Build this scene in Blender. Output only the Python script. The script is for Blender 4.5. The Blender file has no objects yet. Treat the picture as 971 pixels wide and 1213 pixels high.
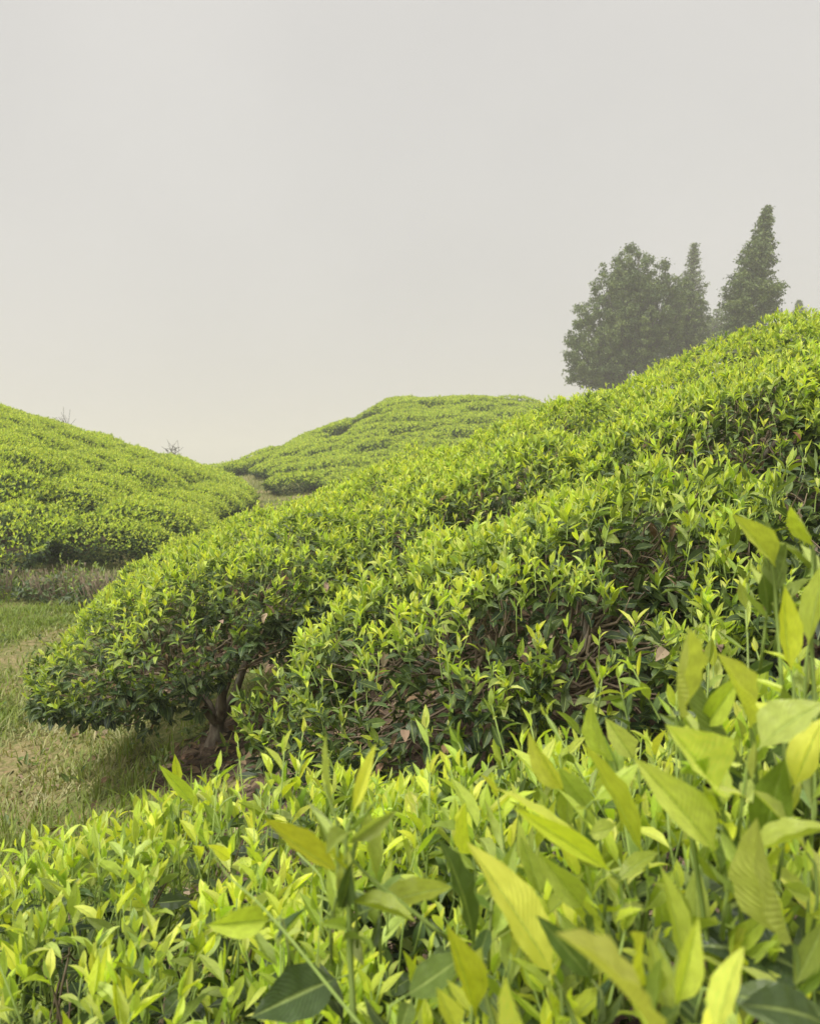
import bpy, math, random
import numpy as np
from mathutils import Vector, Matrix

# ------------------------------------------------------------------ camera, world, sun, exposure
SC = bpy.context.scene
COL = SC.collection
RNG = np.random.default_rng(7)
random.seed(7)
F_PX = 951.0                    # focal length in pixels of a 971 x 1213 frame
CX, CY, HORIZON = 485.5, 606.5, 560.0
PITCH = math.atan((CY - HORIZON) / F_PX)

cam_data = bpy.data.cameras.new("camera")
cam = bpy.data.objects.new("camera", cam_data)
COL.objects.link(cam)
cam.location = (0, 0, 0)
cam.rotation_euler = (math.radians(90) - PITCH, 0, 0)
cam_data.sensor_fit = 'VERTICAL'
cam_data.sensor_height = 36.0
cam_data.lens = 36.0 * F_PX / 1213.0
cam_data.clip_start = 0.02
cam_data.clip_end = 3000
cam_data.dof.use_dof = True
cam_data.dof.focus_distance = 1.9
cam_data.dof.aperture_fstop = 10.0
cam_data.dof.aperture_blades = 0
SC.camera = cam

SUN_EL, SUN_AZ = math.radians(57), math.radians(-138)      # azimuth from +Y (view direction) towards -X
world = bpy.data.worlds.new("World")
SC.world = world
world.use_nodes = True
wn = world.node_tree.nodes
wl = world.node_tree.links
wn.clear()
w_out = wn.new('ShaderNodeOutputWorld')
w_bg = wn.new('ShaderNodeBackground')
w_sky = wn.new('ShaderNodeTexSky')
w_sky.sky_type = 'NISHITA'
w_sky.sun_disc = False
w_sky.sun_elevation = SUN_EL
w_sky.sun_rotation = SUN_AZ
w_sky.dust_density = 6.0
w_mix = wn.new('ShaderNodeMix')
w_mix.data_type = 'RGBA'
w_mix.inputs['Factor'].default_value = 0.93               # an overcast sheet in front of the clear sky
w_mix.inputs['B'].default_value = (3.85, 3.76, 3.60, 1)
w_tc = wn.new('ShaderNodeTexCoord')
w_nz = wn.new('ShaderNodeTexNoise'); w_nz.inputs['Scale'].default_value = 2.2; w_nz.inputs['Detail'].default_value = 4
wl.new(w_tc.outputs['Generated'], w_nz.inputs['Vector'])
w_r = wn.new('ShaderNodeValToRGB')
w_r.color_ramp.elements[0].position = .3; w_r.color_ramp.elements[0].color = (3.74, 3.64, 3.50, 1)
w_r.color_ramp.elements[1].position = .7; w_r.color_ramp.elements[1].color = (4.20, 4.08, 3.90, 1)
wl.new(w_nz.outputs['Fac'], w_r.inputs[0]); wl.new(w_r.outputs[0], w_mix.inputs['B'])
wl.new(w_sky.outputs[0], w_mix.inputs['A'])
wl.new(w_mix.outputs['Result'], w_bg.inputs['Color'])
w_bg.inputs['Strength'].default_value = 0.050
wl.new(w_bg.outputs[0], w_out.inputs['Surface'])

sun_data = bpy.data.lights.new("sun", 'SUN')
sun_data.energy = 1.5
sun_data.angle = math.radians(24)
sun_data.color = (1.0, 0.975, 0.92)
sun = bpy.data.objects.new("sun", sun_data)
COL.objects.link(sun)
sd = Vector((math.sin(SUN_AZ) * math.cos(SUN_EL), math.cos(SUN_AZ) * math.cos(SUN_EL), math.sin(SUN_EL)))
sun.rotation_euler = sd.to_track_quat('Z', 'Y').to_euler()
sun.location = (0, 0, 30)

SC.view_settings.view_transform = 'Standard'
SC.view_settings.look = 'None'
SC.view_settings.exposure = 1.84
SC.view_settings.gamma = 1.0
SC.cycles.use_denoising = True
SC.cycles.max_bounces = 8
SC.cycles.diffuse_bounces = 4
SC.cycles.transmission_bounces = 5
SC.cycles.volume_bounces = 2
SC.cycles.sample_clamp_indirect = 6

# ------------------------------------------------------------------ small maths helpers
def smooth(a, b, t):
    t = np.clip((t - a) / (b - a), 0, 1)
    return t * t * (3 - 2 * t)

def smax(a, b, k):
    h = np.clip(0.5 + 0.5 * (a - b) / k, 0, 1)
    return b + (a - b) * h + k * h * (1 - h)

def smin(a, b, k):
    return -smax(-a, -b, k)

def _hash(i, j, s):
    v = np.sin(i * 127.1 + j * 311.7 + s * 74.7) * 43758.5453
    return v - np.floor(v)

def vnoise(x, y, s=0):
    xi, yi = np.floor(x), np.floor(y)
    fx, fy = x - xi, y - yi
    fx = fx * fx * (3 - 2 * fx)
    fy = fy * fy * (3 - 2 * fy)
    a, b = _hash(xi, yi, s), _hash(xi + 1, yi, s)
    c, d = _hash(xi, yi + 1, s), _hash(xi + 1, yi + 1, s)
    return (a + (b - a) * fx) * (1 - fy) + (c + (d - c) * fx) * fy - 0.5

def nrm(v):
    return v / np.maximum(np.linalg.norm(v, axis=-1, keepdims=True), 1e-9)

def at(u, v, depth):
    """a point of the place from its bearing (photo pixels) and its distance ahead"""
    d = np.array([(u - CX) / F_PX, (CY - v) / F_PX, -1.0])
    c, s = math.cos(math.radians(90) - PITCH), math.sin(math.radians(90) - PITCH)
    w = np.array([d[0], c * d[1] - s * d[2], s * d[1] + c * d[2]])
    return w * (depth / w[1])

def pix(x, y, z):
    yy = np.maximum(y, 1e-3)
    return CX + F_PX * x / yy, HORIZON - F_PX * z / yy

# ------------------------------------------------------------------ terrain
XB_Y = np.array([0, 8, 10, 13, 17, 22, 28, 40])
XB_X = np.array([-2.9, -2.9, -2.75, -2.95, -3.35, -4.95, -7.3, -11])
CH_X = np.array([-40, -9, -8, -5.9, -3.2, -.6, 2.8, 5.8, 10, 16, 60])
CH_Z = np.array([0, 0, .04, .62, 2.05, 3.15, 3.3, 2.95, 2.6, 2.3, 2.0])

def left_d(x, y):
    return smin(np.interp(y, XB_Y, XB_X) - x, y - 7.9, 1.0)

def ground(x, y):
    x = np.asarray(x, float)
    y = np.asarray(y, float)
    yy = 0.12 * np.minimum(y, 4.6) - 0.06 * np.clip(y - 4.6, 0, 1.2) - 0.24 * np.clip(y - 5.8, 0, 10)
    xx = 0.38 * np.clip(x, -9, 24) + 0.1 * np.maximum(x - 24, 0)
    slope = -1.0 + xx + yy
    floor = -1.30 + 0.028 * np.minimum(y, 30) - 0.05 * np.maximum(y - 31, 0)
    floor = np.maximum(floor, -7 + 0 * floor)
    h = smax(slope, floor, 0.12)
    d = left_d(x, y)
    ld = np.maximum(d, 0)
    rise = 0.325 * ld - 0.010 * np.maximum(ld - 6, 0) ** 2
    rise = np.where(ld > 18, 0.325 * 18 - 1.44, rise)
    h = h + rise * smooth(60, 31, y) * smooth(-60, -30, x)
    gy = smooth(17, 35, y) * smooth(75, 40, y)
    h = h + np.interp(x, CH_X, CH_Z) * gy * smooth(14, 9, x)
    return h

# ------------------------------------------------------------------ materials
def new_mat(name):
    m = bpy.data.materials.new(name)
    m.use_nodes = True
    nt = m.node_tree
    for n in list(nt.nodes):
        nt.nodes.remove(n)
    return m, nt.nodes, nt.links

def ramp(nodes, stops):
    r = nodes.new('ShaderNodeValToRGB')
    e = r.color_ramp.elements
    while len(e) < len(stops):
        e.new(0.5)
    for k, (p, c) in enumerate(stops):
        e[k].position = p
        e[k].color = (*c, 1)
    return r

def math_node(nodes, links, op, a, b=None, c=None):
    n = nodes.new('ShaderNodeMath')
    n.operation = op
    for i, v in enumerate((a, b, c)):
        if v is None:
            continue
        if isinstance(v, (int, float)):
            n.inputs[i].default_value = v
        else:
            links.new(v, n.inputs[i])
    return n.outputs[0]

def leaf_material(name, stops, veins=True, transl=0.45, rough=0.34, spec=0.5):
    m, N, L = new_mat(name)
    out = N.new('ShaderNodeOutputMaterial')
    age = N.new('ShaderNodeAttribute'); age.attribute_name = 'age'
    tint = N.new('ShaderNodeAttribute'); tint.attribute_name = 'tint'
    oi = N.new('ShaderNodeObjectInfo')
    tr = math_node(N, L, 'ADD', tint.outputs['Fac'], math_node(N, L, 'MULTIPLY', oi.outputs['Random'], 0.45))
    tr = math_node(N, L, 'FRACT', tr)
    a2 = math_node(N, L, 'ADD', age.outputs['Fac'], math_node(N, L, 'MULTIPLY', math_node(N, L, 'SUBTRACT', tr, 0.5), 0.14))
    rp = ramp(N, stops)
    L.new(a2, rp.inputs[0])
    hsv = N.new('ShaderNodeHueSaturation')
    L.new(rp.outputs[0], hsv.inputs['Color'])
    L.new(math_node(N, L, 'ADD', math_node(N, L, 'MULTIPLY', tr, 0.036), 0.482), hsv.inputs['Hue'])
    t7 = math_node(N, L, 'FRACT', math_node(N, L, 'MULTIPLY', tr, 7.31))
    L.new(math_node(N, L, 'ADD', math_node(N, L, 'MULTIPLY', t7, 0.5), 0.75), hsv.inputs['Value'])
    t13 = math_node(N, L, 'FRACT', math_node(N, L, 'MULTIPLY', tr, 13.7))
    L.new(math_node(N, L, 'ADD', math_node(N, L, 'MULTIPLY', t13, 0.22), 0.82), hsv.inputs['Saturation'])
    col = hsv.outputs[0]
    bump_out = None
    if veins:
        uv = N.new('ShaderNodeUVMap'); uv.uv_map = 'UVMap'
        sep = N.new('ShaderNodeSeparateXYZ'); L.new(uv.outputs[0], sep.inputs[0])
        ax = math_node(N, L, 'ABSOLUTE', math_node(N, L, 'SUBTRACT', sep.outputs['X'], 0.5))
        mid = N.new('ShaderNodeMapRange'); mid.inputs['From Min'].default_value = 0.015; mid.inputs['From Max'].default_value = 0.06
        mid.inputs['To Min'].default_value = 1; mid.inputs['To Max'].default_value = 0
        L.new(ax, mid.inputs['Value'])
        ph = math_node(N, L, 'MULTIPLY', math_node(N, L, 'SUBTRACT', sep.outputs['Y'], math_node(N, L, 'MULTIPLY', ax, 0.55)), 56.0)
        sv = math_node(N, L, 'POWER', math_node(N, L, 'ABSOLUTE', math_node(N, L, 'SINE', ph)), 5.0)
        sv = math_node(N, L, 'SUBTRACT', 1.0, sv)
        tc = N.new('ShaderNodeTexCoord')
        nz = N.new('ShaderNodeTexNoise'); nz.inputs['Scale'].default_value = 9.0; nz.inputs['Detail'].default_value = 3
        L.new(uv.outputs[0], nz.inputs['Vector'])
        mx = N.new('ShaderNodeMix'); mx.data_type = 'RGBA'
        L.new(math_node(N, L, 'MULTIPLY', mid.outputs[0], 0.45), mx.inputs['Factor'])
        L.new(col, mx.inputs['A'])
        mx.inputs['B'].default_value = (0.50, 0.60, 0.20, 1)
        mv = N.new('ShaderNodeMix'); mv.data_type = 'RGBA'; mv.blend_type = 'MULTIPLY'
        mv.inputs['Factor'].default_value = 1.0
        L.new(mx.outputs['Result'], mv.inputs['A'])
        vv = math_node(N, L, 'ADD', math_node(N, L, 'MULTIPLY', sv, -0.10), math_node(N, L, 'ADD', math_node(N, L, 'MULTIPLY', nz.outputs['Fac'], 0.6), 0.84))
        cmb = N.new('ShaderNodeCombineColor')
        for k in range(3):
            L.new(vv, cmb.inputs[k])
        L.new(cmb.outputs[0], mv.inputs['B'])
        col = mv.outputs['Result']
        bp = N.new('ShaderNodeBump'); bp.inputs['Strength'].default_value = 0.45; bp.inputs['Distance'].default_value = 0.0012
        hgt = math_node(N, L, 'ADD', math_node(N, L, 'MULTIPLY', sv, 0.8), math_node(N, L, 'MULTIPLY', mid.outputs[0], -1.2))
        hgt = math_node(N, L, 'ADD', hgt, nz.outputs['Fac'])
        L.new(hgt, bp.inputs['Height'])
        bump_out = bp.outputs[0]
    geo = N.new('ShaderNodeNewGeometry')
    und = N.new('ShaderNodeMix'); und.data_type = 'RGBA'
    L.new(math_node(N, L, 'MULTIPLY', geo.outputs['Backfacing'], math_node(N, L, 'MULTIPLY', age.outputs['Fac'], 0.45)), und.inputs['Factor'])
    L.new(col, und.inputs['A'])
    und.inputs['B'].default_value = (0.20, 0.28, 0.09, 1)
    p = N.new('ShaderNodeBsdfPrincipled')
    L.new(und.outputs['Result'], p.inputs['Base Color'])
    p.inputs['Roughness'].default_value = rough
    p.inputs['Specular IOR Level'].default_value = spec
    t = N.new('ShaderNodeBsdfTranslucent')
    g = N.new('ShaderNodeMix'); g.data_type = 'RGBA'; g.blend_type = 'MULTIPLY'; g.inputs['Factor'].default_value = 1
    L.new(col, g.inputs['A']); g.inputs['B'].default_value = (1.04, 1.12, 0.42, 1)
    L.new(g.outputs['Result'], t.inputs['Color'])
    if bump_out:
        L.new(bump_out, p.inputs['Normal'])
    mix = N.new('ShaderNodeMixShader'); L.new(math_node(N, L, 'MAXIMUM', math_node(N, L, 'MULTIPLY_ADD', age.outputs['Fac'], -0.35, transl + .1), .12), mix.inputs[0])
    L.new(p.outputs[0], mix.inputs[1]); L.new(t.outputs[0], mix.inputs[2])
    L.new(mix.outputs[0], out.inputs['Surface'])
    return m

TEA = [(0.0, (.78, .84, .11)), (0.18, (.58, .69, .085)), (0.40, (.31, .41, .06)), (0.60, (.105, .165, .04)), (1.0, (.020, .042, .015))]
M_LEAF = leaf_material("tea_leaf", TEA)
M_LEAF_FAR = leaf_material("tea_leaf_far", TEA, veins=False, rough=0.55, spec=0.25)
M_TREE_LEAF = leaf_material("tree_leaf", [(0.0, (.20, .26, .07)), (1.0, (.06, .095, .035))], veins=False, transl=0.2, rough=0.6, spec=0.2)
M_GRASS = leaf_material("grass_blade", [(0.0, (.23, .31, .05)), (0.35, (.27, .31, .065)), (0.6, (.34, .31, .12)), (1.0, (.52, .42, .25))], veins=False, transl=0.35, rough=0.6, spec=0.2)
M_LITTER = leaf_material("dead_leaf", [(0.0, (.17, .10, .055)), (0.5, (.24, .16, .09)), (1.0, (.34, .25, .16))], veins=False, transl=0.1, rough=0.8, spec=0.1)

def bark_material(name, c1, c2, c3, scale=30):
    m, N, L = new_mat(name)
    out = N.new('ShaderNodeOutputMaterial')
    p = N.new('ShaderNodeBsdfPrincipled')
    tc = N.new('ShaderNodeTexCoord')
    mp = N.new('ShaderNodeMapping'); mp.inputs['Scale'].default_value = (1, 1, 0.35)
    L.new(tc.outputs['Object'], mp.inputs[0])
    n1 = N.new('ShaderNodeTexNoise'); n1.inputs['Scale'].default_value = scale; n1.inputs['Detail'].default_value = 6
    L.new(mp.outputs[0], n1.inputs['Vector'])
    r = ramp(N, [(0.35, c1), (0.55, c2), (0.72, c3)])
    L.new(n1.outputs['Fac'], r.inputs[0])
    L.new(r.outputs[0], p.inputs['Base Color'])
    p.inputs['Roughness'].default_value = 0.85
    b = N.new('ShaderNodeBump'); b.inputs['Strength'].default_value = 0.8; b.inputs['Distance'].default_value = 0.01
    L.new(n1.outputs['Fac'], b.inputs['Height']); L.new(b.outputs[0], p.inputs['Normal'])
    L.new(p.outputs[0], out.inputs['Surface'])
    return m

M_BARK = bark_material("tea_bark", (.075, .055, .038), (.15, .12, .085), (.27, .25, .20), 45)
M_TWIG = bark_material("tea_twig", (.12, .085, .055), (.21, .16, .10), (.33, .27, .20), 25)
M_TREE_BARK = bark_material("tree_bark", (.035, .03, .024), (.07, .06, .05), (.11, .10, .085), 6)
M_STEM = bark_material("green_stem", (.20, .28, .06), (.26, .35, .08), (.30, .36, .12), 12)

def ground_material():
    m, N, L = new_mat("grassy_soil")
    out = N.new('ShaderNodeOutputMaterial')
    p = N.new('ShaderNodeBsdfPrincipled')
    tc = N.new('ShaderNodeTexCoord')
    n1 = N.new('ShaderNodeTexNoise'); n1.inputs['Scale'].default_value = 1.7; n1.inputs['Detail'].default_value = 7
    n2 = N.new('ShaderNodeTexNoise'); n2.inputs['Scale'].default_value = 38; n2.inputs['Detail'].default_value = 6
    n3 = N.new('ShaderNodeTexNoise'); n3.inputs['Scale'].default_value = 9; n3.inputs['Detail'].default_value = 5
    for n in (n1, n2, n3):
        L.new(tc.outputs['Object'], n.inputs['Vector'])
    g = ramp(N, [(0.36, (.07, .09, .03)), (0.46, (.14, .16, .045)), (0.54, (.22, .19, .08)), (0.66, (.34, .26, .15))])
    s = math_node(N, L, 'ADD', math_node(N, L, 'MULTIPLY', n1.outputs['Fac'], 0.6), math_node(N, L, 'MULTIPLY', n2.outputs['Fac'], 0.4))
    L.new(s, g.inputs[0])
    so = ramp(N, [(0.35, (.055, .038, .026)), (0.55, (.115, .08, .055)), (0.7, (.19, .14, .10))])
    L.new(n2.outputs['Fac'], so.inputs[0])
    a = N.new('ShaderNodeAttribute'); a.attribute_name = 'soil'
    f = math_node(N, L, 'ADD', a.outputs['Fac'], math_node(N, L, 'MULTIPLY', math_node(N, L, 'SUBTRACT', n3.outputs['Fac'], 0.5), 0.9))
    mr = N.new('ShaderNodeMapRange'); mr.inputs['From Min'].default_value = 0.35; mr.inputs['From Max'].default_value = 0.65
    L.new(f, mr.inputs['Value'])
    mx = N.new('ShaderNodeMix'); mx.data_type = 'RGBA'
    L.new(mr.outputs[0], mx.inputs['Factor']); L.new(g.outputs[0], mx.inputs['A']); L.new(so.outputs[0], mx.inputs['B'])
    L.new(mx.outputs['Result'], p.inputs['Base Color'])
    p.inputs['Roughness'].default_value = 0.95
    p.inputs['Specular IOR Level'].default_value = 0.15
    b = N.new('ShaderNodeBump'); b.inputs['Strength'].default_value = 0.9; b.inputs['Distance'].default_value = 0.03
    L.new(n2.outputs['Fac'], b.inputs['Height']); L.new(b.outputs[0], p.inputs['Normal'])
    L.new(p.outputs[0], out.inputs['Surface'])
    return m
M_GROUND = ground_material()

# ------------------------------------------------------------------ mesh helpers
def mesh_from(name, V, loops, sizes, mat, uv=None, attrs=None, smooth_shade=True):
    me = bpy.data.meshes.new(name)
    V = np.asarray(V, np.float32)
    loops = np.asarray(loops, np.int32)
    sizes = np.asarray(sizes, np.int32)
    me.vertices.add(len(V)); me.vertices.foreach_set('co', V.ravel())
    me.loops.add(len(loops)); me.loops.foreach_set('vertex_index', loops)
    me.polygons.add(len(sizes))
    starts = np.concatenate([[0], np.cumsum(sizes)[:-1]]).astype(np.int32)
    me.polygons.foreach_set('loop_start', starts)
    me.polygons.foreach_set('use_smooth', np.full(len(sizes), smooth_shade))
    if uv is not None:
        u = me.uv_layers.new(name='UVMap')
        u.data.foreach_set('uv', np.asarray(uv, np.float32)[loops].ravel())
    for k, a in (attrs or {}).items():
        at_ = me.attributes.new(k, 'FLOAT', 'POINT')
        at_.data.foreach_set('value', np.asarray(a, np.float32))
    me.update(calc_edges=True)
    me.validate()
    me.materials.append(mat)
    return me

def obj(name, me, parent=None, loc=None):
    o = bpy.data.objects.new(name, me)
    COL.objects.link(o)
    if parent is not None:
        o.parent = parent
    if loc is not None:
        o.location = loc
    return o

def thing(name, label, cat, loc, group=None):
    o = bpy.data.objects.new(name, None)
    COL.objects.link(o)
    o.location = loc
    o.empty_display_size = 0.1
    o['label'] = label; o['category'] = cat
    if group:
        o['group'] = group
    return o

class Leaf:
    """one leaf shape: base at the origin, tip along +Y, upper side +Z, length 1"""
    def __init__(self, n, ratio, fold, curl, wave, twist, sharp=1.0, seed=0, across=1, serr=0.0, stalk=0.06, simple=False):
        r = random.Random(seed)
        ts = [0.0] + [stalk + (1 - stalk) * k / n for k in range(n + 1)]
        if simple:
            ts = [k / n for k in range(n + 1)]
        V, UV, faces = [], [], []
        def curve(t):
            a = curl
            if abs(a) < 1e-3:
                return t, 0.0, 0.0
            return math.sin(a * t) / a, -(1 - math.cos(a * t)) / a, a * t
        rows = []
        for i, t in enumerate(ts):
            y, z, ang = curve(t)
            s = t if simple else max(0.0, (t - stalk) / (1 - stalk))
            w = 0.5 * ratio * (math.sin(math.pi * s ** 0.82) ** 0.85) * (1 - 0.28 * s ** 3 * sharp) if 0 < s < 1 else 0
            if i == 0:
                w = 0.012
            if i == 1 and not simple:
                w = 0.02
            if i == len(ts) - 1:
                rows.append([len(V)]); V.append((0, y, z)); UV.append((0.5, 1)); continue
            row = []
            for k in range(-across, across + 1):
                q = k / across
                ph = i * 1.9 + (0 if k < 0 else 1.3)
                ww = w * (1 + (serr * (1 if i % 2 else -1) if abs(k) == across else 0))
                dz = abs(q) * w * math.tan(fold) + abs(q) * wave * ratio * math.sin(ph) * (s * (1 - s) * 4)
                px = q * ww
                tw = twist * t
                x2 = px * math.cos(tw) - dz * math.sin(tw)
                z2 = px * math.sin(tw) + dz * math.cos(tw)
                row.append(len(V))
                V.append((x2, y + z2 * math.sin(ang), z + z2 * math.cos(ang)))
                UV.append((0.5 + 0.5 * q, t))
            rows.append(row)
        # the two halves meet in a crease: the midrib vertices are doubled
        dup = {}
        for row in rows:
            m = row[len(row) // 2]
            dup[m] = len(V); V.append(V[m]); UV.append(UV[m])
        for a, b in zip(rows[:-1], rows[1:]):
            ca, cb = len(a) // 2, len(b) // 2
            for k in range(len(a) - 1):
                fix = (lambda q, c, rw: dup[rw[q]] if (k >= ca and q == c) else rw[q])
                if len(b) == 1:
                    faces.append((fix(k, ca, a), fix(k + 1, ca, a) if k + 1 != ca else a[k + 1], dup[b[0]] if k >= ca else b[0]))
                else:
                    faces.append((fix(k, ca, a), a[k + 1], b[k + 1], fix(k, cb, b)))
        self.V = np.array(V); self.UV = np.array(UV)
        self.loops = np.array([i for f in faces for i in f]); self.sizes = np.array([len(f) for f in faces])

# shape families: 0-2 buds, 3-8 young leaves, 9-14 mature leaves ; three levels of detail
def family(n_b, n_l, across, serr=0.0, simple=False):
    fam = []
    for k, (cu, fo) in enumerate([(-0.15, 1.0), (0.12, 0.9), (0.3, 1.05)]):
        fam.append(Leaf(n_b, 0.22, fo, cu, 0.0, 0.3 * k, seed=k, across=1, simple=simple))
    for k, (ra, cu, fo, tw) in enumerate([(.31, -.35, .62, .2), (.33, .25, .5, -.3), (.29, .7, .55, .3), (.35, -.6, .45, -.15), (.32, 1.1, .4, .3), (.28, .1, .8, .6)]):
        fam.append(Leaf(n_l, ra, fo, cu, 0.05, tw, seed=10 + k, across=across, serr=serr, simple=simple))
    for k, (ra, cu, fo, tw) in enumerate([(.42, .5, .25, .15), (.44, .9, .3, -.2), (.40, .2, .35, .35), (.46, 1.2, .2, -.1), (.43, -.3, .3, .2), (.41, .7, .45, -.4)]):
        fam.append(Leaf(n_l, ra, fo, cu, 0.07, tw, seed=20 + k, across=across, serr=serr, simple=simple))
    return fam
FAM_HI = family(5, 12, 2, 0.014)
FAM_MID = family(3, 5, 1)
FAM_SOFT = family(3, 4, 1)
FAM_LOW = family(2, 3, 1, simple=True)
FAM_TINY = family(2, 2, 1, simple=True)
class Diamond:
    def __init__(self, ratio, fold, bend):
        w = ratio / 2
        self.V = np.array([(0, 0, 0), (w, .45, w * fold), (0, 1, -bend), (-w, .45, w * fold)])
        self.UV = np.array([(.5, 0), (1, .45), (.5, 1), (0, .45)])
        self.loops = np.array([0, 1, 2, 0, 2, 3]); self.sizes = np.array([3, 3])
FAM_FAR = [Diamond(.26, .9, 0)] * 3 + [Diamond(.42, .5, b) for b in (-.1, .1, .2, 0, .15, .05)] + [Diamond(.46, .3, b) for b in (.1, .2, .1, .3, 0, .2)]

class LeafSet:
    """placements of leaves, vectorised"""
    def __init__(self):
        self.kind, self.P, self.R, self.age, self.sid = [], [], [], [], []
        self.nshoot = 0
        self.stem = []          # base, tip, radius of every shoot
    def add(self, kind, P, axis, normal, length, age, wscale=None, sid=None):
        axis = nrm(axis)
        side = nrm(np.cross(axis, normal))
        nor = np.cross(side, axis)
        L = np.asarray(length)[:, None]
        ws = L if wscale is None else L * np.asarray(wscale)[:, None]
        R = np.stack([side * ws, axis * L, nor * ws], axis=2)     # columns
        self.kind.append(np.asarray(kind)); self.P.append(P); self.R.append(R); self.age.append(np.clip(age, 0, 1)); self.sid.append(np.full(len(P), -1) if sid is None else sid)
    def done(self):
        if isinstance(self.kind, list):
            self.kind = np.concatenate(self.kind); self.P = np.concatenate(self.P)
            self.R = np.concatenate(self.R); self.age = np.concatenate(self.age); self.sid = np.concatenate(self.sid)
        return self

def bake(name, S, fam, idx, mat, origin, uv=True):
    Vs, Ls, Zs, Us, As, Ts = [], [], [], [], [], []
    off = 0
    for k in range(len(fam)):
        ii = idx[S.kind[idx] == k]
        if len(ii) == 0:
            continue
        f = fam[k]
        V = np.einsum('nij,mj->nmi', S.R[ii], f.V) + S.P[ii][:, None, :] - np.asarray(origin)
        n, mm = V.shape[:2]
        Vs.append(V.reshape(-1, 3))
        Ls.append((f.loops[None, :] + (np.arange(n) * mm)[:, None] + off).ravel())
        Zs.append(np.tile(f.sizes, n)); Us.append(np.tile(f.UV, (n, 1)))
        As.append(np.repeat(S.age[ii], mm)); Ts.append(np.repeat(RNG.random(n), mm))
        off += n * mm
    return mesh_from(name, np.concatenate(Vs), np.concatenate(Ls), np.concatenate(Zs), mat,
                     np.concatenate(Us) if uv else None, {'age': np.concatenate(As), 'tint': np.concatenate(Ts)})

class Tubes:
    def __init__(self, sides=5):
        self.n = sides; self.V = []; self.F = []; self.c = 0
    def add(self, pts, radii):
        pts = np.asarray(pts, float); n = self.n
        tang = np.gradient(pts, axis=0)
        tang = nrm(tang)
        ref = np.array([0.3, 0.9, 0.1]) if abs(tang[0][2]) > 0.7 else np.array([0, 0, 1.0])
        a = nrm(np.cross(tang, ref)); b = np.cross(tang, a)
        ang = np.arange(n) * 2 * math.pi / n
        r = np.asarray(radii, float)
        ring = pts[:, None, :] + r[:, None, None] * (np.cos(ang)[None, :, None] * a[:, None, :] + np.sin(ang)[None, :, None] * b[:, None, :])
        m = len(pts)
        self.V.append(ring.reshape(-1, 3))
        for i in range(m - 1):
            for k in range(n):
                self.F.append((self.c + i * n + k, self.c + i * n + (k + 1) % n, self.c + (i + 1) * n + (k + 1) % n, self.c + (i + 1) * n + k))
        self.F.append(tuple(self.c + (m - 1) * n + k for k in range(n)))
        self.c += m * n
    def build(self, name, mat, origin):
        V = np.concatenate(self.V) - np.asarray(origin)
        return mesh_from(name, V, [i for f in self.F for i in f], [len(f) for f in self.F], mat)

def arc(p0, p1, sag=0.0, wob=0.0, n=5):
    p0 = np.asarray(p0, float); p1 = np.asarray(p1, float)
    t = np.linspace(0, 1, n)[:, None]
    P = p0 + (p1 - p0) * t
    P[:, 2] += sag * np.sin(np.pi * t[:, 0])
    if wob:
        w = RNG.normal(0, wob, (n, 3)); w[0] = 0; w[-1] = 0
        P += w
    return P

# ------------------------------------------------------------------ tea bushes
def superr(lx, ly, a, b, p=2.7):
    return (np.abs(lx / a) ** p + np.abs(ly / b) ** p) ** (1 / p)

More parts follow.
